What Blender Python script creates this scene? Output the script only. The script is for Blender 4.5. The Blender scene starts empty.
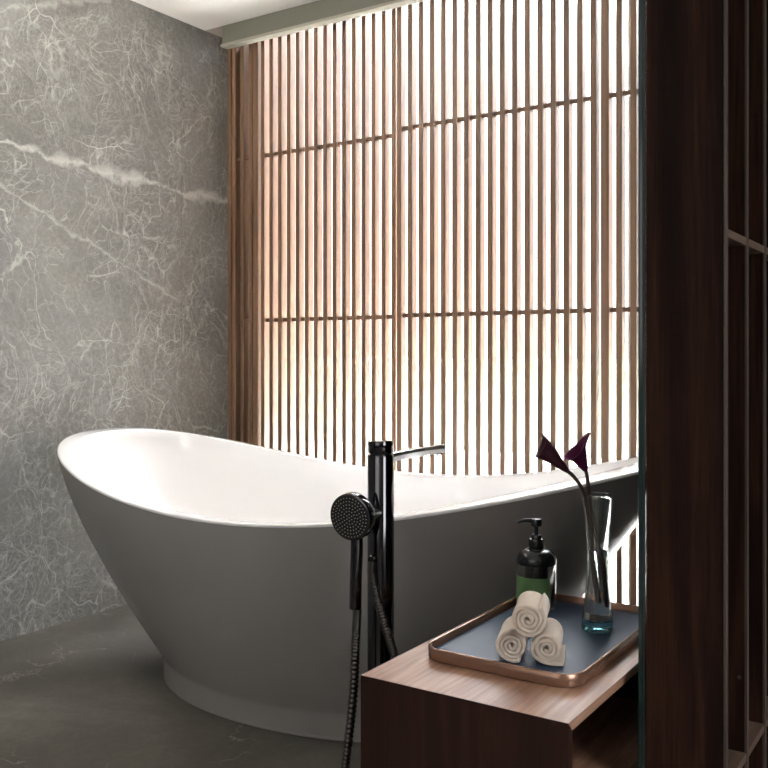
import bpy, bmesh, math, random
from math import sin, cos, pi, radians
from mathutils import Vector, Matrix

random.seed(7)
scene = bpy.context.scene
col = scene.collection

# ------------------------------------------------------------------ materials
class NT:
    """small helper around a node tree"""
    def __init__(self, name):
        self.m = bpy.data.materials.new(name)
        self.m.use_nodes = True
        self.t = self.m.node_tree
        self.t.nodes.clear()
        self.out = self.t.nodes.new('ShaderNodeOutputMaterial')
        self.b = self.t.nodes.new('ShaderNodeBsdfPrincipled')
        self.t.links.new(self.b.outputs[0], self.out.inputs[0])

    def n(self, kind, **kw):
        nd = self.t.nodes.new('ShaderNode' + kind)
        for k, v in kw.items():
            setattr(nd, k, v)
        return nd

    def put(self, sock, v):
        if isinstance(v, bpy.types.NodeSocket):
            self.t.links.new(v, sock)
        elif v is not None:
            sock.default_value = v

    def math(self, op, a, b=None, c=None):
        nd = self.n('Math', operation=op)
        self.put(nd.inputs[0], a)
        self.put(nd.inputs[1], b)
        if c is not None:
            self.put(nd.inputs[2], c)
        return nd.outputs[0]

    def coord(self, scale=(1, 1, 1), kind='Object', loc=(0, 0, 0), rot=(0, 0, 0)):
        tc = self.n('TexCoord')
        mp = self.n('Mapping')
        mp.inputs['Scale'].default_value = scale
        mp.inputs['Location'].default_value = loc
        mp.inputs['Rotation'].default_value = rot
        self.t.links.new(tc.outputs[kind], mp.inputs[0])
        return mp.outputs[0]

    def noise(self, vec, scale, detail=5, rough=.55, dist=0.0):
        nd = self.n('TexNoise')
        self.put(nd.inputs['Vector'], vec)
        nd.inputs['Scale'].default_value = scale
        nd.inputs['Detail'].default_value = detail
        nd.inputs['Roughness'].default_value = rough
        nd.inputs['Distortion'].default_value = dist
        return nd

    def ramp(self, fac, stops, interp='LINEAR'):
        nd = self.n('ValToRGB')
        nd.color_ramp.interpolation = interp
        el = nd.color_ramp.elements
        while len(el) < len(stops):
            el.new(.5)
        for e, (p, c) in zip(el, stops):
            e.position = p
            e.color = (c, c, c, 1) if isinstance(c, (int, float)) else (*c, 1)
        self.put(nd.inputs[0], fac)
        return nd.outputs[0]

    def mix(self, fac, a, b, blend='MIX'):
        nd = self.n('Mix', data_type='RGBA', blend_type=blend)
        self.put(nd.inputs[0], fac)
        for i, v in ((6, a), (7, b)):
            if isinstance(v, tuple) and len(v) == 3:
                v = (*v, 1)
            self.put(nd.inputs[i], v)
        return nd.outputs[2]

    def smooth(self, v, lo, hi, a=0.0, b=1.0):
        nd = self.n('MapRange', interpolation_type='SMOOTHSTEP')
        self.put(nd.inputs[0], v)
        nd.inputs[1].default_value = lo
        nd.inputs[2].default_value = hi
        nd.inputs[3].default_value = a
        nd.inputs[4].default_value = b
        return nd.outputs[0]

    def bump(self, h, strength=.2, dist=.01):
        nd = self.n('Bump')
        nd.inputs['Strength'].default_value = strength
        nd.inputs['Distance'].default_value = dist
        self.put(nd.inputs['Height'], h)
        self.t.links.new(nd.outputs[0], self.b.inputs['Normal'])

    def set(self, color=None, rough=None, metal=None, spec=None, **kw):
        if color is not None:
            self.put(self.b.inputs['Base Color'], (*color, 1) if isinstance(color, tuple) else color)
        for k, v in (('Roughness', rough), ('Metallic', metal), ('Specular IOR Level', spec)):
            if v is not None:
                self.put(self.b.inputs[k], v)
        for k, v in kw.items():
            self.put(self.b.inputs[k], v)
        return self.m


def plain(name, color, rough=.5, metal=0.0, spec=.5, mott=.06, scale=30, **kw):
    """slightly mottled procedural material"""
    t = NT(name)
    f = t.noise(t.coord(), scale, 3).outputs[0]
    c = t.mix(f, tuple(x * (1 - mott) for x in color), tuple(min(1, x * (1 + mott)) for x in color))
    t.set(c, rough, metal, spec, **kw)
    return t.m


def wood(name, dark, mid, light, axis='Z', rough=.45, ring=7.0, stretch=.07, spec=.4, vary=0.0):
    t = NT(name)
    s = [1, 1, 1]
    s['XYZ'.index(axis)] = stretch
    v = t.coord(tuple(s))
    w = t.noise(v, ring, 3, .5, .6).outputs[0]
    rings = t.math('FRACT', t.math('MULTIPLY', w, 6.0))
    rings = t.math('ABSOLUTE', t.math('SUBTRACT', rings, .5))
    s2 = [26, 26, 26]
    s2['XYZ'.index(axis)] = 1.0
    fib = t.noise(t.coord(tuple(s2)), 6.0, 4, .6).outputs[0]
    f = t.math('ADD', t.math('MULTIPLY', rings, .8), t.math('MULTIPLY', fib, .6))
    c = t.ramp(f, [(.18, dark), (.52, mid), (.86, light)])
    if vary:
        oi = t.n('ObjectInfo')
        k = t.math('ADD', t.math('MULTIPLY', oi.outputs['Random'], vary), 1 - vary / 2)
        nd = t.n('HueSaturation')
        t.put(nd.inputs['Value'], k)
        t.put(nd.inputs['Color'], c)
        c = nd.outputs[0]
    t.set(c, t.ramp(fib, [(.2, rough + .08), (.8, rough - .06)]), 0, spec)
    t.bump(fib, .08, .002)
    return t.m


def stone_wall():
    t = NT('grey_marble')
    p0 = t.coord()
    warp = t.noise(p0, 1.6, 4, .52)
    wv = t.n('VectorMath', operation='SUBTRACT')
    t.put(wv.inputs[0], warp.outputs[1]); wv.inputs[1].default_value = (.5, .5, .5)
    ws = t.n('VectorMath', operation='SCALE')
    t.put(ws.inputs[0], wv.outputs[0]); ws.inputs['Scale'].default_value = .5
    wa = t.n('VectorMath', operation='ADD')
    t.put(wa.inputs[0], p0); t.put(wa.inputs[1], ws.outputs[0])
    p = wa.outputs[0]
    fine = t.noise(p0, 10, 5, .6)
    fs = t.n('VectorMath', operation='SCALE')
    t.put(fs.inputs[0], fine.outputs[1]); fs.inputs['Scale'].default_value = .03
    fa = t.n('VectorMath', operation='ADD')
    t.put(fa.inputs[0], p); t.put(fa.inputs[1], fs.outputs[0])
    p2 = fa.outputs[0]

    def cracks(scale, width):
        vo = t.n('TexVoronoi', feature='DISTANCE_TO_EDGE')
        t.put(vo.inputs['Vector'], p2)
        vo.inputs['Scale'].default_value = scale
        return t.smooth(vo.outputs[0], 0, width, 1, 0)

    def streaks(scale, width, rot, stretch, seed):
        """fine fibres drawn out in one direction of the slab"""
        mp = t.n('Mapping')
        mp.inputs['Rotation'].default_value = (rot, 0, 0)
        mp.inputs['Scale'].default_value = (1, 1, stretch)
        mp.inputs['Location'].default_value = (0, seed, seed * .7)
        t.put(mp.inputs[0], p2)
        vo = t.n('TexVoronoi', feature='DISTANCE_TO_EDGE')
        t.put(vo.inputs['Vector'], mp.outputs[0])
        vo.inputs['Scale'].default_value = scale
        return t.smooth(vo.outputs[0], 0, width, 1, 0)

    patch = t.smooth(t.noise(p, 1.9, 5, .62).outputs[0], .42, .62)
    patch2 = t.smooth(t.noise(p, 3.1, 5, .62).outputs[0], .44, .62)
    patch3 = t.smooth(t.noise(p0, 5.0, 5, .65).outputs[0], .42, .60)
    speck = t.smooth(t.noise(p0, 30, 5, .7).outputs[0], .36, .58, .35, 1)
    v = t.math('MULTIPLY', cracks(2.7, .009), t.math('ADD', t.math('MULTIPLY', patch2, .6), .08))
    for a, w in ((cracks(7, .017), t.math('MULTIPLY', patch, .55)),
                 (cracks(15, .036), t.math('MULTIPLY', patch3, .36)),
                 (cracks(31, .085), t.math('ADD', t.math('MULTIPLY', patch2, .20), .02)),
                 (cracks(60, .15), t.math('ADD', t.math('MULTIPLY', patch, .14), .02)),
                 (streaks(5, .017, .55, .30, 0), t.math('ADD', t.math('MULTIPLY', patch3, .42), .04)),
                 (streaks(9, .03, -.35, .22, 3), t.math('MULTIPLY', patch2, .40)),
                 (streaks(16, .05, .2, .25, 5), t.math('MULTIPLY', patch, .34))):
        v = t.math('MAXIMUM', v, t.math('MULTIPLY', a, w))
    v = t.math('MINIMUM', t.math('MULTIPLY', t.math('MULTIPLY', v, speck), 1.75), 1.0)
    # the long calcite veins, in wall coordinates (y along the wall, z up)
    sep = t.n('SeparateXYZ')
    t.put(sep.inputs[0], p0)
    wy, wz = sep.outputs[1], sep.outputs[2]
    jig = t.math('SUBTRACT', t.noise(p0, 5.5, 6, .62).outputs[0], .5)
    jig2 = t.math('SUBTRACT', t.noise(p0, 16, 5, .6).outputs[0], .5)

    def vein(y0, z0, slope, ya, yb, width, amp, soft=1.0):
        d = t.math('SUBTRACT', wz, t.math('ADD', t.math('MULTIPLY', t.math('SUBTRACT', wy, y0), slope), z0))
        d = t.math('ADD', d, t.math('MULTIPLY', jig, amp))
        d = t.math('ADD', d, t.math('MULTIPLY', jig2, amp * .45))
        d = t.math('ABSOLUTE', d)
        wid = t.math('MULTIPLY', t.smooth(t.noise(p0, 4.2, 3).outputs[0], .38, .68, .25, 1.5), width)
        m = t.math('SUBTRACT', 1.0, t.math('MINIMUM', t.math('DIVIDE', d, wid), 1.0))
        m = t.math('MULTIPLY', m, t.smooth(wy, ya - .12, ya + .05))
        m = t.math('MULTIPLY', m, t.smooth(wy, yb - .05, yb + .12, 1, 0))
        m = t.math('MULTIPLY', t.math('POWER', m, .8), t.smooth(t.noise(p0, 22, 6, .7).outputs[0], .34, .52, .35, 1))
        return t.math('MULTIPLY', m, soft)

    for a in ((2.01, 1.735, -.052, 1.7, 3.2, .028, .11, 1.0), (2.09, 1.525, -.42, 1.9, 2.75, .011, .10, .6),
              (1.94, 2.20, .38, 1.4, 2.7, .014, .12, .5), (2.4, 1.66, -2.2, 2.36, 2.75, .016, .2, .4),
              (2.62, 1.15, 1.6, 2.2, 2.95, .02, .3, .28), (2.1, .72, -.55, 1.8, 2.9, .014, .3, .3)):
        v = t.math('MAXIMUM', v, vein(*a))
    base = t.ramp(t.noise(p, 2.6, 8, .7).outputs[0],
                  [(.3, (.155, .153, .145)), (.5, (.212, .210, .200)), (.72, (.272, .269, .257))])
    grain = t.ramp(t.noise(p0, 60, 4, .7).outputs[0], [(.3, .82), (.7, 1.15)])
    base = t.mix(1.0, base, grain, 'MULTIPLY')
    c = t.mix(v, base, (.56, .55, .53))
    # slab joints
    jy = t.math('ABSOLUTE', t.math('SUBTRACT', wy, 2.80))
    jz = t.math('ABSOLUTE', t.math('SUBTRACT', wz, .315))
    j = t.smooth(t.math('MINIMUM', jy, jz), .0008, .0022, .35, 0)
    c = t.mix(j, c, (.10, .10, .09))
    t.set(c, t.ramp(v, [(0, .42), (1, .3)]), 0, .4)
    t.bump(t.noise(p0, 40, 4).outputs[0], .05, .002)
    return t.m


def stone_floor():
    t = NT('floor_stone')
    p0 = t.coord()
    w = t.noise(p0, 2.0, 7, .65, .4).outputs[0]
    base = t.ramp(w, [(.28, (.052, .047, .039)), (.52, (.105, .096, .082)), (.75, (.19, .18, .16))])
    vo = t.n('TexVoronoi', feature='DISTANCE_TO_EDGE')
    wp = t.noise(p0, 5, 6, .65)
    sc = t.n('VectorMath', operation='SCALE')
    t.put(sc.inputs[0], wp.outputs[1]); sc.inputs['Scale'].default_value = .35
    ad = t.n('VectorMath', operation='ADD')
    t.put(ad.inputs[0], p0); t.put(ad.inputs[1], sc.outputs[0])
    t.put(vo.inputs['Vector'], ad.outputs[0]); vo.inputs['Scale'].default_value = 3.5
    v = t.smooth(vo.outputs[0], 0, .02, 1, 0)
    v = t.math('MULTIPLY', v, t.smooth(t.noise(p0, 3.3, 4).outputs[0], .48, .68, 0, .45))
    c = t.mix(v, base, (.42, .41, .38))
    c = t.mix(1.0, c, t.ramp(t.noise(p0, 45, 4, .7).outputs[0], [(.3, .85), (.7, 1.12)]), 'MULTIPLY')
    t.set(c, t.ramp(w, [(.3, .42), (.7, .55)]), 0, .35)
    t.bump(t.noise(p0, 25, 5).outputs[0], .08, .003)
    return t.m


def glass(name, color=(1, 1, 1), rough=0.0, ior=1.47):
    t = NT(name)
    f = t.noise(t.coord(), 8, 2).outputs[0]
    c = t.mix(f, tuple(x * .985 for x in color), color)
    return t.set(c, rough, 0, .5, **{'Transmission Weight': 1.0, 'IOR': ior})


def pane_glass(name, tint):
    """thin flat glazing: mostly see-through with a Fresnel gloss"""
    t = NT(name)
    tr = t.n('BsdfTransparent'); tr.inputs[0].default_value = (*tint, 1)
    gl = t.n('BsdfGlossy'); gl.inputs['Roughness'].default_value = .02
    fr = t.n('Fresnel'); fr.inputs[0].default_value = 1.45
    mx = t.n('MixShader')
    t.put(mx.inputs[0], t.math('MULTIPLY', fr.outputs[0], .8))
    t.put(mx.inputs[1], tr.outputs[0]); t.put(mx.inputs[2], gl.outputs[0])
    t.t.links.new(mx.outputs[0], t.out.inputs[0])
    return t.m


def terry():
    t = NT('terry_cotton')
    n1 = t.noise(t.coord(), 420, 3, .7).outputs[0]
    n2 = t.noise(t.coord(), 90, 3, .6).outputs[0]
    c = t.mix(n2, (.52, .42, .335), (.70, .60, .51))
    t.set(c, .95, 0, .1, **{'Sheen Weight': .25})
    t.bump(t.math('ADD', n1, t.math('MULTIPLY', n2, .6)), .9, .004)
    return t.m


def spathe(name, a, b_):
    t = NT(name)
    v = t.coord((30, 30, 6))
    f = t.noise(v, 4, 3).outputs[0]
    c = t.mix(f, a, b_)
    t.set(c, .42, 0, .4, **{'Subsurface Weight': .0})
    return t.m


M = {}
M['marble'] = stone_wall()
M['floor'] = stone_floor()
M['ceiling'] = plain('ceiling_paint', (.90, .885, .84), .38, mott=.02, scale=3, spec=.6)
M['soffit'] = plain('soffit_brown', (.42, .36, .32), .9, mott=.03)  # browner and darker than the ceiling
M['beam'] = plain('beam_lacquer', (.155, .155, .120), .55, mott=.04)
M['beam_lip'] = plain('beam_lip_metal', (.30, .285, .235), .5, mott=.04)
M['paint'] = plain('wall_paint', (.22, .20, .18), .9, mott=.03, scale=4)
M['slat'] = wood('slat_walnut', (.128, .068, .036), (.19, .106, .061), (.255, .153, .093), 'Z', .38, 9, .05, .5, .28)
M['rail'] = wood('rail_walnut', (.10, .055, .032), (.16, .09, .055), (.22, .13, .08), 'X', .5, 9, .05)
M['jamb'] = wood('jamb_walnut', (.13, .068, .038), (.20, .11, .064), (.27, .16, .10), 'Z', .5, 9, .05)
M['dark_wood'] = wood('dark_walnut', (.0060, .0027, .0019), (.0135, .0058, .0040), (.036, .0155, .0092), 'Z', .6, 3.6, .14, .06)
M['lit_edge'] = wood('lit_edge_walnut', (.034, .023, .019), (.052, .037, .030), (.072, .053, .043), 'Z', .5, 6, .1)  # paler walnut paints in the light on the front edges
M['shelf_board'] = wood('shelf_board_walnut', (.06, .037, .025), (.095, .06, .042), (.13, .09, .063), 'Y', .5, 6, .1)
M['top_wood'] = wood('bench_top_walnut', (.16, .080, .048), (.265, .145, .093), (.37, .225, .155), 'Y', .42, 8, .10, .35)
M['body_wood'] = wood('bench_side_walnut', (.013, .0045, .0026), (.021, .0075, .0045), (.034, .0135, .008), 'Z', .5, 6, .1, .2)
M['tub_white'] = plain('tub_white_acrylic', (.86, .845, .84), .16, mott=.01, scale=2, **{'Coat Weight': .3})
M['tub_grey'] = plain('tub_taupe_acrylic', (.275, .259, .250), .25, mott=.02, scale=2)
M['gun'] = plain('black_chrome', (.075, .075, .08), .10, 1.0, mott=.03)
M['chrome'] = plain('dark_chrome', (.50, .51, .53), .09, 1.0, mott=.02)
M['rubber'] = plain('spray_face_rubber', (.008, .0075, .0075), .5, mott=.1, spec=.25)
M['nozzle'] = plain('nozzle_grey', (.34, .31, .29), .5)
M['hose'] = plain('hose_metal', (.10, .09, .085), .28, 1.0)
M['tray_metal'] = plain('rose_bronze', (.26, .145, .098), .22, .6, mott=.08)
M['tray_mat'] = plain('slate_leather', (.021, .041, .076), .5, mott=.3, scale=220, spec=.3)
M['terry'] = terry()
M['vase'] = glass('vase_glass', (.96, .995, .99))
M['vase_base'] = glass('vase_base_glass', (.28, .72, .80))
M['water'] = glass('vase_water', (.93, .97, .97), 0, 1.33)
M['bottle'] = glass('bottle_glass', (.97, .99, .98))
M['plastic'] = plain('black_plastic', (.010, .0105, .012), .22, mott=.1)
M['dark_core'] = plain('black_core', (.006, .005, .005), .6, mott=.1, spec=.15)
M['label'] = plain('green_label', (.085, .17, .060), .5, mott=.12)
M['petal'] = spathe('calla_petal', (.028, .006, .012), (.070, .010, .030))
M['petal_purple'] = spathe('calla_petal_purple', (.055, .006, .030), (.15, .012, .085))
M['stem'] = plain('stem_brown', (.055, .028, .022), .5, mott=.3, scale=60)
M['pane'] = pane_glass('partition_glass', (.93, .975, .96))
M['wpane'] = pane_glass('window_glass', (.985, .99, .99))
M['edge'] = plain('green_glass_edge', (.012, .030, .027), .15, spec=.5)
M['seal'] = plain('black_seal', (.008, .008, .008), .5)
M['mullion'] = plain('blue_grey_aluminium', (.36, .42, .47), .35, .6)
M['glare_block'] = plain('glare_block_green', (.13, .135, .095), .9, mott=.15, scale=2)
M['curtain'] = None
M['terrace'] = plain('terrace_stone', (.50, .49, .46), .9, mott=.04, scale=3)

def cloth(name, a, b):
    t = NT(name)
    f = t.noise(t.coord((60, 60, 5)), 3, 4).outputs[0]
    c = t.mix(f, a, b)
    t.set(c, .9, 0, .1, **{'Sheen Weight': .2})
    return t.m
M['curtain'] = cloth('brown_linen', (.075, .042, .026), (.12, .07, .045))

# ------------------------------------------------------------------ builders
def link(name, bm, mat, parent=None, smooth=True, loc=None, angle=40):
    bmesh.ops.recalc_face_normals(bm, faces=bm.faces)
    me = bpy.data.meshes.new(name)
    bm.to_mesh(me)
    bm.free()
    for mm in (mat if isinstance(mat, (list, tuple)) else [mat]):
        me.materials.append(mm)
    if smooth:
        me.shade_smooth()
        me.set_sharp_from_angle(angle=radians(angle))
    o = bpy.data.objects.new(name, me)
    col.objects.link(o)
    if parent is not None:
        o.parent = parent
    if loc is not None:
        o.location = loc
    return o

def tag(o, label=None, cat=None, group=None, kind=None):
    for k, v in (('label', label), ('category', cat), ('group', group), ('kind', kind)):
        if v:
            o[k] = v
    return o

def empty(name, loc, label, cat, group=None, rz=0):
    o = bpy.data.objects.new(name, None)
    o.empty_display_size = .05
    col.objects.link(o)
    o.location = loc
    o.rotation_euler = (0, 0, rz)
    return tag(o, label, cat, group)

def box(bm, x0, x1, y0, y1, z0, z1, bev=0.0, seg=2):
    r = bmesh.ops.create_cube(bm, size=1)
    vs = r['verts']
    for v in vs:
        v.co = Vector((x0 + (v.co.x + .5) * (x1 - x0), y0 + (v.co.y + .5) * (y1 - y0), z0 + (v.co.z + .5) * (z1 - z0)))
    if bev > 0:
        es = list({e for v in vs for e in v.link_edges})
        bmesh.ops.bevel(bm, geom=es, offset=bev, segments=seg, affect='EDGES', profile=.6)
    return bm

def boxbm(*a, **k):
    return box(bmesh.new(), *a, **k)

def rings(bm, rs, closed=True, cap0=False, cap1=False):
    """skin a list of rings (lists of points) into quads"""
    vr = [[bm.verts.new(p) for p in r] for r in rs]
    n = len(rs[0])
    for a, b in zip(vr[:-1], vr[1:]):
        for i in range(n if closed else n - 1):
            j = (i + 1) % n
            bm.faces.new((a[i], a[j], b[j], b[i]))
    if cap0:
        bm.faces.new(list(reversed(vr[0])))
    if cap1:
        bm.faces.new(vr[-1])
    return vr

def lathe(bm, prof, n=48, c=(0, 0, 0), cap0=True, cap1=True):
    rs = [[Vector((c[0] + r * cos(2 * pi * i / n), c[1] + r * sin(2 * pi * i / n), c[2] + z)) for i in range(n)] for r, z in prof]
    rings(bm, rs, True, cap0, cap1)
    return bm

def frame_of(d):
    d = d.normalized()
    up = Vector((0, 0, 1)) if abs(d.z) < .9 else Vector((0, 1, 0))
    a = d.cross(up).normalized()
    return a, d.cross(a).normalized()

def spline(pts, n):
    """Catmull-Rom through pts"""
    pts = [Vector(p) for p in pts]
    P = [pts[0] * 2 - pts[1]] + pts + [pts[-1] * 2 - pts[-2]]
    out = []
    seg = len(pts) - 1
    for k in range(n + 1):
        u = k / n * seg
        i = min(int(u), seg - 1)
        t = u - i
        p0, p1, p2, p3 = P[i:i + 4]
        out.append(.5 * ((2 * p1) + (p2 - p0) * t + (2 * p0 - 5 * p1 + 4 * p2 - p3) * t * t + (3 * p1 - p0 - 3 * p2 + p3) * t ** 3))
    return out

def tube(bm, path, rad, n=14, cap=True):
    """tube along path; rad is a number or a function of 0..1; parallel-transport frames"""
    path = [Vector(p) for p in path]
    m = len(path)
    a, b = frame_of(path[1] - path[0])
    rs = []
    for i, p in enumerate(path):
        d = (path[min(i + 1, m - 1)] - path[max(i - 1, 0)]).normalized()
        a = (a - d * a.dot(d)).normalized()
        b = d.cross(a)
        r = rad(i / (m - 1)) if callable(rad) else rad
        rs.append([p + a * (r * cos(2 * pi * k / n)) + b * (r * sin(2 * pi * k / n)) for k in range(n)])
    rings(bm, rs, True, cap, cap)
    return bm

def disc_solid(bm, c, axis, prof, n=48):
    """lathe about an arbitrary axis; prof = (radius, distance along axis)"""
    axis = Vector(axis).normalized()
    a, b = frame_of(axis)
    c = Vector(c)
    rs = [[c + axis * h + a * (r * cos(2 * pi * k / n)) + b * (r * sin(2 * pi * k / n)) for k in range(n)] for r, h in prof]
    rings(bm, rs, True, True, True)
    return bm

# ------------------------------------------------------------------ camera
YAW = 0.58364
cam_d = bpy.data.cameras.new('camera')
cam = bpy.data.objects.new('camera', cam_d)
col.objects.link(cam)
cam.location = (0, 0, 1.0)
cam.rotation_euler = (pi / 2, 0, YAW)
cam_d.sensor_width = 36
cam_d.lens = 36 * 921.1 / 768
cam_d.shift_y = -(384 - 354.23) / 768
cam_d.clip_start = .05
scene.camera = cam

# ------------------------------------------------------------------ the room
XW, XR, YB, YS, ZC = -2.884, 2.6, -2.2, 3.34, 2.42
structs = []
def struct(name, bm, mat, **k):
    o = link(name, bm, mat, **k)
    o['kind'] = 'structure'
    return o

struct('floor', boxbm(XW - .2, XR + .2, YB - .2, YS, -.12, 0), M['floor'])
struct('ground', boxbm(-14, 14, YS, 16, -.2, -.06), M['terrace'])
struct('wall_left', boxbm(XW - .2, XW, YB - .2, 3.085, 0, ZC + .3), M['marble'])
b = bmesh.new()                                       # rear wall, closed
box(b, XW, XR + .2, YB - .2, YB, 0, ZC + .3)
struct('wall_rear', b, M['paint'])
b = bmesh.new()                                       # right wall around an opening added for the side fill
box(b, XR, XR + .2, YB, -.75, 0, ZC + .3)
box(b, XR, XR + .2, .75, YS, 0, ZC + .3)
box(b, XR, XR + .2, -.75, .75, 0, .8)
box(b, XR, XR + .2, -.75, .75, 2.2, ZC + .3)
struct('wall_right', b, M['paint'])
b = bmesh.new()
box(b, -.86, XR, 3.16, YS, 0, ZC + .3)
struct('wall_front', b, M['paint'])
struct('ceiling', boxbm(XW, XR, YB, 2.94, ZC, ZC + .3), M['ceiling'])
b = bmesh.new()
box(b, XW, -2.80, 2.9402, 3.085, ZC, ZC + .3)
box(b, -2.80, XR, 2.9402, 2.985, ZC, ZC + .3)
box(b, XW, XR, 2.9402, YS + .1, ZC + .3, ZC + .42)
struct('trim_1', b, M['soffit'])
struct('terrace_glare_block', boxbm(-14, 10, 9, 9.2, -.06, .95), M['glare_block'])  # low block added to keep terrace glare from the camera
# window side jamb at the marble
struct('trim_2', boxbm(XW - .03, XW + .016, 3.0855, YS + .02, 0, ZC + .3, bev=.002), M['jamb'])

beam = empty('ceiling_beam', (-2.78, 2.94, ZC), 'olive grey lacquered valance beam under the ceiling above the slatted screens', 'beam')
link('fascia', boxbm(0, 3.2, 0, .03, -.082, 0, bev=.001), M['beam'], beam)
b = bmesh.new()
box(b, 0, 3.2, -.012, .032, -.094, -.0815, bev=.003)
o = link('lip', b, M['beam_lip'], beam)
tag(o, 'paler lip along the lower edge')

# window behind the screens
win = struct('window_1', boxbm(XW + .03, -.87, 3.22, 3.27, 0, .05), M['mullion'])
for i, x in enumerate((-2.83, -1.075, -.885)):
    link('mullion', boxbm(x - .011, x + .011, 3.225, 3.265, .05, ZC + .28, bev=.002), M['mullion'], win)
link('head_rail', boxbm(XW + .03, -.87, 3.22, 3.27, ZC + .25, ZC + .29), M['mullion'], win)
for x0, x1 in ((-2.818, -1.087), (-1.063, -.897)):
    link('pane', boxbm(x0, x1, 3.243, 3.247, .051, ZC + .249), M['wpane'], win, smooth=False)

# ------------------------------------------------------------------ slatted screens
PITCH = .0491
def screen(name, x_first, n, y, label, stile_at=(), zt=2.66, stile_dx=0.0):
    root = empty(name, (x_first, y, 0), label, 'screen', 'sliding slatted screens')
    me = None
    x1 = (n - 1) * PITCH + (stile_dx if n - 1 in stile_at else 0)
    for i in range(n):
        w = .0145 if i in stile_at else .0104
        if i in stile_at:
            o = link('stile', boxbm(-w, w, 0, .042, .004, zt, bev=.0012, seg=1), M['slat'], root)
        elif me is None:
            o = link('slat', boxbm(-w, w, 0, .036, .012, zt, bev=.0012, seg=1), M['slat'], root)
            me = o.data
        else:
            o = bpy.data.objects.new('slat', me)
            col.objects.link(o)
            o.parent = root
        o.location = (i * PITCH + (stile_dx if i in stile_at else 0), 0, 0)
    for z in (.06, 1.150, 1.877):
        b = bmesh.new()
        box(b, -.004, x1 + .004, .011, .025, z - .0080, z + .0080)
        link('rail', b, M['rail'], root)
    return root

screen('slatted_screen', -2.850, 4, 3.088, 'narrow walnut screen of three slats and a stile, fixed against the marble wall', (3,), stile_dx=-.019)
screen('slatted_screen', -2.6825, 15, 3.09, 'wide walnut slatted screen left of centre, between the narrow screen and the middle one')
screen('slatted_screen', -1.9215, 17, 3.015, 'wide walnut slatted screen in the middle, slid in front of its left neighbour')
screen('slatted_screen', -1.096, 7, 3.017, 'walnut slatted screen starting with a wide stile, beside the glass partition', stile_at=(0,))

# drape gathered between the first screen and the window
b = bmesh.new()
rs = []
for k in range(26):
    z = .03 + (ZC - .04) * k / 25
    row = []
    spread = .150 - .042 * (z / ZC)
    for i in range(61):
        u = i / 60
        row.append(Vector((XW + .030 + u * spread, 3.160 + .018 * sin(u * 4.2 * 2 * pi + .25 * z) * (1 - .2 * z / ZC), z)))
    rs.append(row)
rings(b, rs, False)
o = link('curtain', b, M['curtain'], angle=80)
md = o.modifiers.new('thickness', 'SOLIDIFY'); md.thickness = .002
tag(o, 'brown linen curtain gathered behind the slats beside the marble wall', 'curtain')

# ------------------------------------------------------------------ bathtub
TX, TY, TH = -1.6933, 2.3061, .0341
K = 1 / 1.1
tA, tB, tP = 1.1547 * K, .6169 * K, 2.2752
ta, tb, tPb = .6344 * K, .4819 * K, 2.1664
NT_ = 144
def sel(a, b, p, i):
    t = 2 * pi * i / NT_
    c, s = cos(t), sin(t)
    return a * math.copysign(abs(c) ** (2 / p), c), b * math.copysign(abs(s) ** (2 / p), s)
def rim_z(u):
    w = u / tA
    return (.6258 + .0089 * w + .2172 * w * w - .0377 * w ** 4) * K
def outer(i, s):
    x1, y1 = sel(tA, tB, tP, i)
    x0, y0 = sel(ta, tb, tPb, i)
    e = 1.4 - .40 * max(0, x1 / tA)
    s0 = .12
    if s < s0:
        g = .02 * s / s0
    else:
        q = (s - s0) / (1 - s0)
        g = .02 + .98 * (1 - (1 - q) ** e)
    return Vector((x0 + (x1 - x0) * g, y0 + (y1 - y0) * g, s * rim_z(x1)))

tub = empty('bathtub', (TX, TY, 0), 'large oval freestanding bathtub, white inside and taupe grey outside', 'bathtub', rz=TH)
b = bmesh.new()
levels = [0, .004, .03, .07, .10, .115, .125, .14, .17] + [.21 + .04 * k for k in range(20)] + [.988]
rs = []
for s in levels:
    r = []
    for i in range(NT_):
        p = outer(i, s)
        if s > .9:
            p.z = min(p.z, outer(i, 1).z - .006)
        if s == 0:
            p.z = .012
        r.append(p)
    rs.append(r)
rings(b, rs, True, True, False)
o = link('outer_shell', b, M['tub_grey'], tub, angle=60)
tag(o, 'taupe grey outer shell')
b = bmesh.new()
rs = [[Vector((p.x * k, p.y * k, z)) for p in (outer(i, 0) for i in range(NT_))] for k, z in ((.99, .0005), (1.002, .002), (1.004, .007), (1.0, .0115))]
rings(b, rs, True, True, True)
link('base_ring', b, M['tub_grey'], tub)

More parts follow.
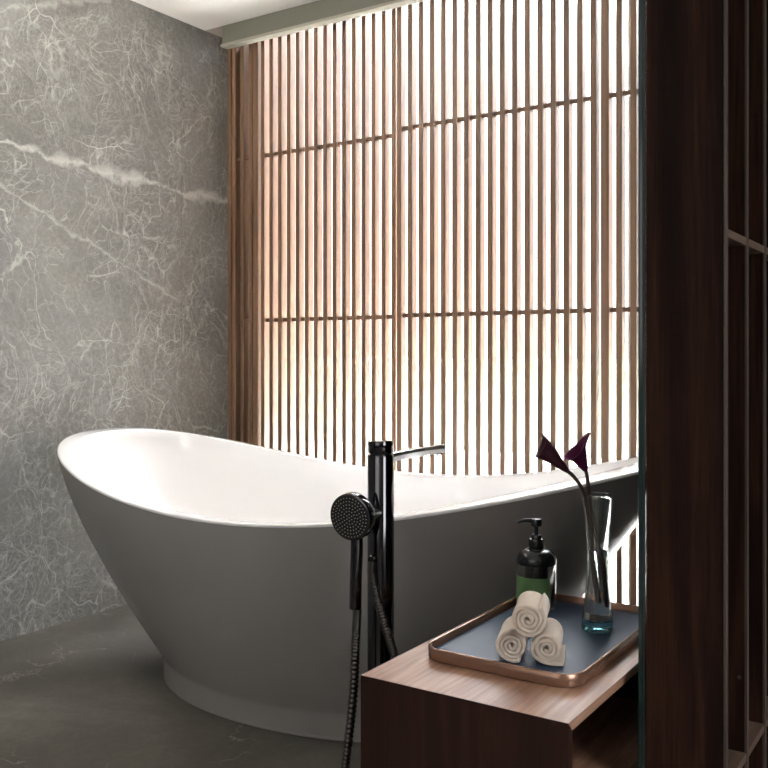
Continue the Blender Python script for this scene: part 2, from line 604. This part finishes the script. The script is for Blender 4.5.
b = bmesh.new()
def rimpt(i, inset, dz):
    x1, y1 = sel(tA, tB, tP, i)
    k = abs(x1 / tA)
    fx, fy = (tA - inset * 1.25) / tA, (tB - inset * .75) / tB
    return Vector((x1 * fx, y1 * fy, rim_z(x1) + dz))
rs = []
for inset, dz in ((.012, -.012), (.0, -.0075), (-.0005, -.003), (.002, -.0006), (.006, 0), (.045, -.002), (.060, -.003)):
    rs.append([rimpt(i, inset, dz) for i in range(NT_)])
floor_z = .13
def inner(i, s_):
    p = outer(i, s_)
    k = 1 - (.030 + .035 * abs(p.x) / tA + .012 * (1 - s_)) / max(.05, math.hypot(p.x, p.y))
    return Vector((p.x * k, p.y * k, s_ * rim_z(sel(tA, tB, tP, i)[0])))
N_IN = 22
for k in range(N_IN + 1):
    q = k / N_IN
    s_ = .985 - .665 * q
    w = min(1, q * 5)
    r = []
    for i in range(NT_):
        a_, c_ = rimpt(i, .062 + .03 * q, 0), inner(i, s_)
        r.append(Vector((a_.x + (c_.x - a_.x) * w, a_.y + (c_.y - a_.y) * w, c_.z)))
    rs.append(r)
last = rs[-1]
for k, f in ((.93, .62), (.82, .28), (.62, .08), (.35, .0), (.1, -.0)):
    rs.append([Vector((p.x * k, p.y * k, floor_z + (p.z - floor_z) * f)) for p in last])
rings(b, rs, True, False, True)
o = link('basin', b, M['tub_white'], tub, angle=80)
tag(o, 'glossy white basin with a flat rim')

# ------------------------------------------------------------------ floor-standing tub filler
FX, FY = -1.108, 1.665
fau = empty('tub_filler', (FX, FY, 0), 'black chrome column tub filler standing on the floor before the bathtub', 'faucet')
b = bmesh.new(); lathe(b, [(.055, 0), (.058, .002), (.058, .010), (.055, .013), (.028, .013)], 48); link('base_plate', b, M['gun'], fau)
b = bmesh.new(); lathe(b, [(.029, .013), (.029, .779), (.028, .782)], 56); link('column', b, M['gun'], fau)
b = bmesh.new(); lathe(b, [(.0240, .782), (.0240, .786)], 48); link('joint_ring', b, M['plastic'], fau)
b = bmesh.new()
n = 56
prof = [(.0268, .786), (.0282, .788), (.0282, .808), (.0270, .8115), (.021, .8122), (.012, .8085), (.004, .8075)]
rs = []
for r, z in prof:
    rs.append([Vector((r * cos(2 * pi * i / n), r * sin(2 * pi * i / n), z + (.0022 * sin(2 * pi * i / n + 2.2) if z > .8 else 0))) for i in range(n)])
rings(b, rs, True, True, True)
link('control_knob', b, M['gun'], fau)
b = bmesh.new()
box(b, -.0095, .0095, .018, .268, .7635, .7835, bev=.003)
sp = link('spout', b, M['chrome'], fau)
tag(sp, 'straight chrome spout reaching over the tub rim')
b = bmesh.new(); disc_solid(b, (0, .252, .7635), (0, 0, -1), [(.008, -.001), (.008, .004), (.006, .0045)], 24); link('aerator', b, M['plastic'], sp)
b = bmesh.new()
disc_solid(b, (0, -.022, .660), (0, -1, 0), [(.0185, 0), (.0185, .024), (.021, .026), (.021, .047), (.019, .049)], 32)
link('shower_holder', b, M['chrome'], fau)
b = bmesh.new(); disc_solid(b, (.0, -.024, .56), (0, -1, .0), [(.010, 0), (.010, .012), (.008, .014)], 28)
link('hose_outlet', b, M['gun'], fau)

# hand shower hung in the holder
HX, HY, HZ = -1.116, 1.560, .660
hs = empty('hand_shower', (HX, HY, HZ), 'round black hand shower on a ribbed hose, hung on the tub filler', 'shower')
nrm = Vector((.05, -.99, -.09)).normalized()
b = bmesh.new()
disc_solid(b, (0, 0, 0), -nrm, [(.0465, .000), (.0490, .0014), (.0496, .004), (.0496, .021), (.0475, .025), (.034, .029), (.012, .0305)], 64)
link('shower_head', b, M['gun'], hs)
b = bmesh.new()
disc_solid(b, (0, 0, 0), nrm, [(.0465, -.001), (.0465, .0006), (.0455, .0012)], 64)
face = link('spray_face', b, M['rubber'], hs)
b = bmesh.new()
a_, b_ = frame_of(nrm)
cnt = 0
for ring_i, (rr, nn) in enumerate(((.0, 1), (.0068, 6), (.0136, 12), (.0204, 17), (.0272, 23), (.034, 29), (.041, 34))):
    for k in range(nn):
        t = 2 * pi * (k + .5 * (ring_i % 2)) / nn
        c = a_ * (rr * cos(t)) + b_ * (rr * sin(t)) + nrm * .001
        disc_solid(b, c, nrm, [(.00125, 0), (.0011, .0009), (.0006, .0012)], 6)
nz = link('nozzles', b, M['nozzle'], face)
nz['kind'] = 'stuff'
b = bmesh.new()
hp = [Vector((.004, .018, -.036)), Vector((.005, .019, -.06)), Vector((.0045, .017, -.12)), Vector((.0045, .014, -.192))]
tube(b, spline(hp, 30), lambda t: .0132 - .0006 * t, 24)
link('handle', b, M['gun'], hs)
b = bmesh.new()
H = Vector((HX, HY, HZ))
W = [(-1.1105, 1.580, .470), (-1.111, 1.579, .44), (-1.113, 1.577, .39), (-1.114, 1.572, .30), (-1.117, 1.558, .20), (-1.120, 1.545, .12),
     (-1.118, 1.535, .055), (-1.100, 1.530, .018), (-1.065, 1.545, .018), (-1.038, 1.575, .07), (-1.028, 1.610, .18), (-1.040, 1.630, .30),
     (-1.055, 1.637, .363), (-1.072, 1.632, .416), (-1.090, 1.625, .48), (-1.104, 1.624, .53), (-1.108, 1.630, .556)]
path = spline([Vector(p) - H for p in W], 640)
bm_r = [.0080, .0100, .0100, .0080]
tube(b, path, lambda t: bm_r[int(round(t * 640)) % 4], 10)
o = link('hose', b, M['hose'], hs, angle=80)
tag(o, 'ribbed metal hose')

# ------------------------------------------------------------------ bench cabinet
CX0, CX1, CY0, CY1, CZ = -.887, -.517, 1.272, 1.886, .46
cab = empty('bench_cabinet', ((CX0 + CX1) / 2, (CY0 + CY1) / 2, 0), 'low walnut bench cabinet with an open side, under the tray', 'cabinet')
hx, hy = (CX1 - CX0) / 2, (CY1 - CY0) / 2
T = .015
def prism(bm, prof, x0, x1):
    a = [bm.verts.new((x0, y, z)) for y, z in prof]
    c = [bm.verts.new((x1, y, z)) for y, z in prof]
    n = len(prof)
    for i in range(n):
        bm.faces.new((a[i], a[(i + 1) % n], c[(i + 1) % n], c[i]))
    bm.faces.new(a); bm.faces.new(list(reversed(c)))
    return bm
g = .00015
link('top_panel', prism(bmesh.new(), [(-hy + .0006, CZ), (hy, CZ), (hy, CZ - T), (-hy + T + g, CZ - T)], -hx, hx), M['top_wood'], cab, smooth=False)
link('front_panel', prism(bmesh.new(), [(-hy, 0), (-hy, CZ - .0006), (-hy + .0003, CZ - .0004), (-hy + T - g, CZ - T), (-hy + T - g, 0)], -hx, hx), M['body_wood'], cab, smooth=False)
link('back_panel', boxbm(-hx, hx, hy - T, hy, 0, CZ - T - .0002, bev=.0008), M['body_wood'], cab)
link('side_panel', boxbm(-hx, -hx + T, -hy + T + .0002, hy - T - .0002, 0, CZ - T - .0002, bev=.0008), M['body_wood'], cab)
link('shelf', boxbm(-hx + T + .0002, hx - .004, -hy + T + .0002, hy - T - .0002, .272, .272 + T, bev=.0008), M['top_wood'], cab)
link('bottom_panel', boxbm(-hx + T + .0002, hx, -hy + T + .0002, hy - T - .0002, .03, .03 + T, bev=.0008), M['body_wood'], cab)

# ------------------------------------------------------------------ tray
def rrect(x0, x1, y0, y1, r, n=10):
    out = []
    for cx, cy, a0 in ((x1 - r, y1 - r, 0), (x0 + r, y1 - r, pi / 2), (x0 + r, y0 + r, pi), (x1 - r, y0 + r, 1.5 * pi)):
        for k in range(n + 1):
            a = a0 + pi / 2 * k / n
            out.append((cx + r * cos(a), cy + r * sin(a)))
    return out
tray = empty('tray', (-.700, 1.6305, CZ + .0005), 'bronze rimmed tray with a slate blue mat, on the bench cabinet', 'tray')
wx, wy = .147, .2355
b = bmesh.new()
rs = []
for ins, z in ((.003, 0), (.0005, .0015), (0, .004), (0, .0215), (.0012, .0228), (.0042, .0228), (.0052, .0218), (.0052, .006)):
    rs.append([Vector((x, y, z)) for x, y in rrect(-wx + ins, wx - ins, -wy + ins, wy - ins, .044 - ins)])
rings(b, rs, True, True, True)
link('rim', b, M['tray_metal'], tray, angle=50)
b = bmesh.new()
rs = [[Vector((x, y, z)) for x, y in rrect(-wx + i_, wx - i_, -wy + i_, wy - i_, .044 - i_)] for i_, z in ((.0056, .0062), (.0056, .0078), (.0064, .0085))]
rings(b, rs, True, True, True)
o = link('mat', b, M['tray_mat'], tray)
tag(o, 'slate blue leather mat')
TZ = CZ + .0005 + .0085

# ------------------------------------------------------------------ rolled towels
def towel(name, x, y, z, r, L, turns, rot, label, flap=0.0, yaw=0.0, seed=0):
    rnd = random.Random(seed)
    b = bmesh.new()
    th = r / (turns + .35) * .86
    N = int(turns * 40)
    pts = []
    for k in range(N + 1):
        a = 2 * pi * turns * k / N
        rr = .0022 + (r - th / 2 - .0022) * (k / N) ** .93
        wob = 1 + .025 * sin(3 * a + seed) + .02 * sin(5 * a * .7 + 2 * seed)
        ang = a + rot - 2 * pi * turns
        pts.append(Vector((rr * wob * cos(ang), 0, rr * wob * sin(ang))))
    if flap > 0:                                         # loose end of the towel lying on the mat
        e = pts[-1]
        d = (pts[-1] - pts[-2]).normalized()
        for k in range(1, 9):
            f = k / 8
            pts.append(Vector((e.x + flap * f, 0, e.z + d.z * flap * f * (1 - f) * .4)))
    prof = []
    n = len(pts)
    for i, p in enumerate(pts):
        d = (pts[min(i + 1, n - 1)] - pts[max(i - 1, 0)]).normalized()
        nn = Vector((d.z, 0, -d.x))
        prof.append((p, nn))
    ys = [0, .0012, .004] + [L * k / 10 for k in range(1, 10)] + [L - .004, L - .0012, L]
    rs = []
    ph = rnd.random() * 6
    for j, yy in enumerate(ys):
        h = th * .5 * (.72 if j in (0, len(ys) - 1) else (.9 if j in (1, len(ys) - 2) else 1))
        sc = 1 + .018 * sin(yy * 60 + ph)
        up, dn = [], []
        for i, (p, nn) in enumerate(prof):
            jit = .0016 * sin(i * .31 + seed) * sin(i * .083 + 1.7 * seed)
            q = Vector((p.x * sc, yy + jit, p.z * sc))
            up.append(q + nn * h)
            dn.append(q - nn * h)
        rs.append(up + dn[::-1])
    vr = rings(b, rs, True)
    m2 = len(rs[0])
    for row in (vr[0], vr[-1]):                         # close the two spiral ends strip by strip
        for i in range(n - 1):
            b.faces.new((row[i], row[i + 1], row[m2 - 2 - i], row[m2 - 1 - i]))
    o = link(name, b, M['terry'], angle=70)
    o.location = (x, y, z)
    o.rotation_euler = (0, 0, yaw)
    return tag(o, label, 'towel', 'rolled hand towels on the tray')

R0 = .029
towel('rolled_towel', -.6885, 1.4395, TZ + R0 + .001, R0, .100, 3.4, -pi / 2 + .5, 'rolled cream towel at the lower left of the little pile on the tray', 0, .345, 1)
towel('rolled_towel', -.6325, 1.460, TZ + R0 + .001, R0, .100, 3.2, -pi / 2, 'rolled cream towel at the lower right of the pile, loose end lying out', .028, .345, 2)
towel('rolled_towel', -.652, 1.4265, TZ + .0835, R0 * 1.07, .100, 3.6, -pi / 2 + 2.4, 'rolled cream towel lying on top of the other two on the tray', 0, .345, 4)

# ------------------------------------------------------------------ soap bottle
bot = empty('pump_bottle', (-.797, 1.786, TZ + .0003), 'clear pump bottle with refracted dark painted on its shoulder and a green label, behind the towels', 'bottle', rz=YAW)
bot.scale = (1, 1, .945)
BR = .0405
def dome(r, z0, hh, rn, zi=0.0, n=10):
    return [(rn + (r - rn) * cos(pi / 2 * k / n) ** .8 if k < n else rn, z0 + hh * sin(pi / 2 * k / n)) for k in range(n + 1)]
b = bmesh.new()
outp = [(.030, 0), (BR - .003, .0005), (BR - .0005, .003), (BR, .008)] + [(BR, .1)] + dome(BR, .104, .026, .0145) + [(.0145, .134)]
inn = [(.0128, .134)] + [(max(.0128, r - .0022), z - .0018) for r, z in reversed(dome(BR, .104, .026, .0145))] + [(BR - .0022, .1), (BR - .0022, .010), (BR - .006, .006), (.02, .006)]
lathe(b, outp + inn, 64, cap0=True, cap1=True)
link('glass_body', b, M['bottle'], bot, angle=60)
b = bmesh.new()
prof = [(.0240, .082), (.0240, .0965), (.0365, .0985)] + [(max(.011, r - .0034), z - .0030) for r, z in dome(BR, .1045, .026, .0145)]
lathe(b, prof, 56); link('refracted_dark_core', b, M['dark_core'], bot)  # black core paints in the dark refracted by the shoulder
b = bmesh.new()
lathe(b, [(BR + .0002, .0985), (BR + .0007, .0992)] + [(r + .0007, z + .0005) for r, z in dome(BR, .1040, .026, .0145)], 56, cap0=False, cap1=False)
link('refracted_dark_shell', b, M['plastic'], bot, angle=60)  # black shell added over the glass for the refracted dark
b = bmesh.new(); lathe(b, [(.0236, .0070), (.0244, .009), (.0244, .0818)], 56); link('inner_tube', b, M['dark_core'], bot)
b = bmesh.new()
rs = []
for r in (BR + .0002, BR + .0009):
    for z in ((.012, .0735) if r == BR + .0002 else (.0735, .012)):
        rs.append([Vector((r * cos(a), r * sin(a), z)) for a in [radians(172 + 132 * k / 40) for k in range(41)]])
rings(b, rs + [rs[0]], False)
o = link('label', b, M['label'], bot); tag(o, 'plain green wrap label')
b = bmesh.new(); lathe(b, [(.0150, .1315), (.0160, .134), (.0160, .151), (.0152, .1535), (.0115, .1545), (.0115, .1605), (.0105, .162), (.004, .162)], 40)
link('pump_collar', b, M['plastic'], bot)
b = bmesh.new(); lathe(b, [(.0042, .1615), (.0042, .180)], 20); link('pump_stem', b, M['plastic'], bot)
b = bmesh.new()
lathe(b, [(.0085, .1795), (.0112, .1815), (.0116, .194), (.0105, .1968), (.003, .1975)], 36)
tube(b, spline([(-.006, 0, .1925), (-.022, 0, .1935), (-.034, 0, .1915), (-.0395, 0, .1885)], 14), lambda t: .0048 - .0022 * t, 14)
link('pump_head', b, M['plastic'], bot)

# ------------------------------------------------------------------ vase with callas
VX, VY = -.635, 1.708
vase = empty('glass_vase', (VX, VY, TZ + .0003), 'slender waisted clear glass vase with a teal base, right side of tray', 'vase', rz=YAW)
vase.scale = (.98, .98, 1.02)
S = .001927
def vr(z):                                              # waisted outline: foot, waist, flared lip
    t = z / .255
    pts = [(0, .0300), (.06, .0312), (.12, .0290), (.25, .0240), (.42, .0202), (.58, .0200), (.75, .0232), (.90, .0270), (1, .0292)]
    for (a, ra), (c, rc) in zip(pts[:-1], pts[1:]):
        if t <= c + 1e-9:
            f = (t - a) / (c - a)
            f = f * f * (3 - 2 * f) if 0 else f
            return ra + (rc - ra) * f
    return pts[-1][1]
zs = [.255 * k / 40 for k in range(41)]
def sm(z):                                              # smoothed outline
    return sum(vr(min(.255, max(0, z + d))) for d in (-.012, -.006, 0, .006, .012)) / 5
FOOT = .020
b = bmesh.new()
lathe(b, [(.026, 0), (.0292, .0008), (.0308, .004)] + [(sm(z), z) for z in (.008, .012, .016)] + [(sm(FOOT), FOOT)] + [(sm(FOOT) - .006, FOOT + .0015), (.004, FOOT - .001)], 56)
o = link('foot', b, M['vase_base'], vase, angle=60); tag(o, 'thick teal glass foot')
b = bmesh.new()
zo = [z for z in zs if z > FOOT + .001]
prof = [(sm(FOOT) - .0020, FOOT + .0022), (sm(FOOT), FOOT + .0022)] + [(sm(z), z) for z in zo] + [(sm(.255) - .0012, .2562)] + [(sm(z) - .0014, z) for z in reversed(zo)]
rs = [[Vector((r * cos(2 * pi * i / 56), r * sin(2 * pi * i / 56), z)) for i in range(56)] for r, z in prof]
rings(b, rs + [rs[0]], True)
link('glass_wall', b, M['vase'], vase, angle=70)
WL = .150
b = bmesh.new()
zz = [FOOT + .003] + [z for z in zo if FOOT + .004 < z < WL] + [WL]
lathe(b, [(.004, FOOT + .0026)] + [(sm(z) - .0026, z) for z in zz] + [(.004, WL - .0005)], 56)
link('water', b, M['water'], vase, angle=70)

def lp(px, py, d=0.0):                                  # stem outline in the vase frame: x across, z up
    return Vector(((px - 597.5) * S, d, (629.7 - py) * S))

def calla(name, stem, axis, L, R, side, tilt, label, seed, roll=0.0, lip2=0.0, tipx=.5, tipo=-.1, spike=0.0, mat='petal'):
    root = empty(name, (VX, VY, TZ + .0003), label, 'flower', 'calla lilies in the vase', rz=YAW)
    b = bmesh.new()
    tube(b, spline(stem, 40), lambda t: .0042 - .0006 * t, 12)
    link('stem', b, M['stem'], root)
    c0 = Vector(stem[-1])
    ax = Vector(axis).normalized()
    sd = Vector(side)
    sd = (sd - ax * sd.dot(ax)).normalized()
    ot = ax.cross(sd)
    b = bmesh.new()
    rs = []
    n = 48
    m = 26
    for k in range(m + 1):
        t = k / m
        r = .0036 + (R - .0036) * t ** .85
        flare = max(0, (t - .78) / .22) ** 2
        row = []
        for i in range(n):
            a = 2 * pi * i / n
            c = cos(a)
            tip = max(0, c) ** 4
            h = L * t * (1 + tilt * (c * .5) * t) + tip * R * tipx * flare + lip2 * max(0, -c) ** 4 * R * flare
            rr = r * (1 + .16 * flare * (.5 - .5 * c) + .10 * flare * sin(3 * a + roll) + spike * flare * max(0, -c) ** 6)
            rr *= 1 + tipo * tip * flare
            row.append(c0 + ax * h + sd * (rr * c) + ot * (rr * .80 * sin(a)))
        rs.append(row)
    rings(b, rs, True, True, False)
    o = link('petal', b, M[mat], root, angle=80)
    md = o.modifiers.new('thickness', 'SOLIDIFY'); md.thickness = .0008; md.offset = -1
    b = bmesh.new()
    tube(b, [c0 + ax * (L * f) for f in (.1, .3, .5, .68)], lambda t: .0028 * (1 - .4 * t), 10)
    link('spadix', b, M['petal'], root)
    return root

calla('calla_lily', [lp(599, 603, .004), lp(594, 560, .002), lp(590, 525, -.003), lp(585.5, 500, -.006), lp(581, 488, -.007), lp(576, 480, -.008), lp(571, 474, -.008), lp(567, 471, -.008)],
      (-26, -1, 25), .070, .0205, (14, 0, 28), .22, 'dark burgundy calla lily leaning left out of the vase', 1)
calla('calla_lily', [lp(605, 606, -.006), lp(601, 560, -.005), lp(594.5, 528, .002), lp(590.5, 500, .006), lp(589.2, 488, .006), lp(588, 478, .006), lp(586.5, 471, .006)],
      (-12, -9, 24), .050, .0195, (26, 0, 13), .35, 'purple calla lily with a curled lip, upright at right in the vase', 2, 1.2, .1, .55, .75, .45, 'petal_purple')

# ------------------------------------------------------------------ glass partition
gp = empty('glass_partition', (-.482, 1.5, 0), 'clear glass partition seen end on, dark green edge beside the shelf unit', 'partition')
link('pane', boxbm(-.005, .005, .004, 1.49, .002, ZC - .001), M['pane'], gp, smooth=False)
b = bmesh.new(); box(b, -.0058, .0022, 0, .0038, .002, ZC - .001, bev=.0012, seg=3)
o = link('polished_edge', b, M['edge'], gp); tag(o, 'dark green polished glass edge')
b = bmesh.new(); box(b, .0025, .0056, -.001, .0038, .002, ZC - .001)
link('seal_strip', b, M['seal'], gp)

# ------------------------------------------------------------------ shelf unit
SX0, SX1, SY0 = -.4745, -.348, 1.5
sh = empty('shelf_unit', (SX0, SY0, 0), 'tall dark walnut open shelf unit at the right edge, beside the glass', 'shelf')
W_ = SX1 - SX0
D_ = .148
tk = .0135
nb = 7
for k in range(nb):
    y = k * D_
    nm = 'end_panel' if k in (0, nb - 1) else 'divider'
    pn = link(nm, boxbm(0, W_ - .004, y, y + tk, .001, ZC - .001), M['dark_wood'], sh, smooth=False)
    link('lit_edge_strip', boxbm(W_ - .004, W_, y, y + tk, .001, ZC - .001, bev=.0006, seg=1), M['lit_edge'], pn)
    if k in (1, 2):
        b = bmesh.new()
        disc_solid(b, (W_ - .013, y - .0009, .448), (0, 1, 0), [(.0034, 0), (.0034, .0008)], 16)
        if k == 1:
            link('pin_hole', b, M['seal'], pn)
        else:
            b.free()
for k in range(nb - 1):
    for z in (.0, .307, 1.184, 1.9):
        y = k * D_ + tk
        link('shelf_board', boxbm(.005, W_ - .001, y + .0003, y + D_ - tk - .0003, z + .001, z + .0145, bev=.0005, seg=1), M['shelf_board'], sh)
link('back_panel', boxbm(0, .0048, tk + .0003, (nb - 1) * D_ - .0003, .016, ZC - .002), M['dark_wood'], sh, smooth=False)

# ------------------------------------------------------------------ light
wd = bpy.data.worlds.new('sky')
scene.world = wd
wd.use_nodes = True
wt = wd.node_tree
wt.nodes.clear()
wo = wt.nodes.new('ShaderNodeOutputWorld')
bg = wt.nodes.new('ShaderNodeBackground')
tc = wt.nodes.new('ShaderNodeTexCoord')
sx = wt.nodes.new('ShaderNodeSeparateXYZ')
rp = wt.nodes.new('ShaderNodeValToRGB')
el = rp.color_ramp.elements
el.new(.5); el.new(.6)
for e, (p_, c_) in zip(el, ((.40, (.034, .034, .034)), (.665, (.046, .046, .047)), (.70, (.5, .505, .52)), (.77, (.97, .985, 1.03)))):
    e.position = p_
    e.color = (*c_, 1)
mp = wt.nodes.new('ShaderNodeMath'); mp.operation = 'MULTIPLY_ADD'
mp.inputs[1].default_value = .5; mp.inputs[2].default_value = .5
wt.links.new(tc.outputs['Generated'], sx.inputs[0])
wt.links.new(sx.outputs[2], mp.inputs[0])
wt.links.new(mp.outputs[0], rp.inputs[0])
wt.links.new(rp.outputs[0], bg.inputs[0])
bg.inputs[1].default_value = 52.0
wt.links.new(bg.outputs[0], wo.inputs[0])

def area(name, loc, rot, sx_, sy_, power, color=(1, 1, 1), portal=False, spread=180):
    l = bpy.data.lights.new(name, 'AREA')
    l.shape = 'RECTANGLE'; l.size = sx_; l.size_y = sy_
    l.energy = power; l.color = color
    l.spread = radians(spread)
    if portal:
        l.cycles.is_portal = True
    o = bpy.data.objects.new(name, l)
    col.objects.link(o)
    o.location = loc; o.rotation_euler = rot
    return o
area('window_portal', ((XW - .86) / 2, 3.30, 1.36), (-pi / 2, 0, 0), 2.02, 2.72, 1, portal=True)
area('side_fill', (XR - .02, 0, 1.5), (0, pi / 2, 0), 1.4, 1.5, 34, (.98, .985, 1.0))  # unseen fill lamp added to light the marble wall
area('rear_fill', (-.9, YB + .02, 1.55), (pi / 2, 0, 0), 2.2, 1.4, 15, (.99, .98, .97))  # unseen fill lamp added for the tub and towel fronts

area('ceiling_fill', (XW + .12, 1.15, 1.98), (pi - .45, 0, 0), .10, .30, 17, (1.0, .96, .88), spread=150)  # unseen lamp added to lift the ceiling

sun = bpy.data.lights.new('sun', 'SUN')
sun.energy = 120; sun.angle = radians(.6); sun.color = (1.0, .985, .96)
so = bpy.data.objects.new('sun', sun)
col.objects.link(so)
so.rotation_euler = (radians(15), 0, radians(-12))

sc = scene
sc.view_settings.view_transform = 'Standard'
sc.view_settings.look = 'None'
sc.view_settings.exposure = 0.34
sc.view_settings.gamma = 1
sc.view_settings.use_curve_mapping = False
cy = sc.cycles
cy.use_denoising = True
cy.max_bounces = 10
cy.diffuse_bounces = 5
cy.glossy_bounces = 5
cy.transmission_bounces = 10
cy.transparent_max_bounces = 12
cy.sample_clamp_indirect = 20
cy.blur_glossy = .5
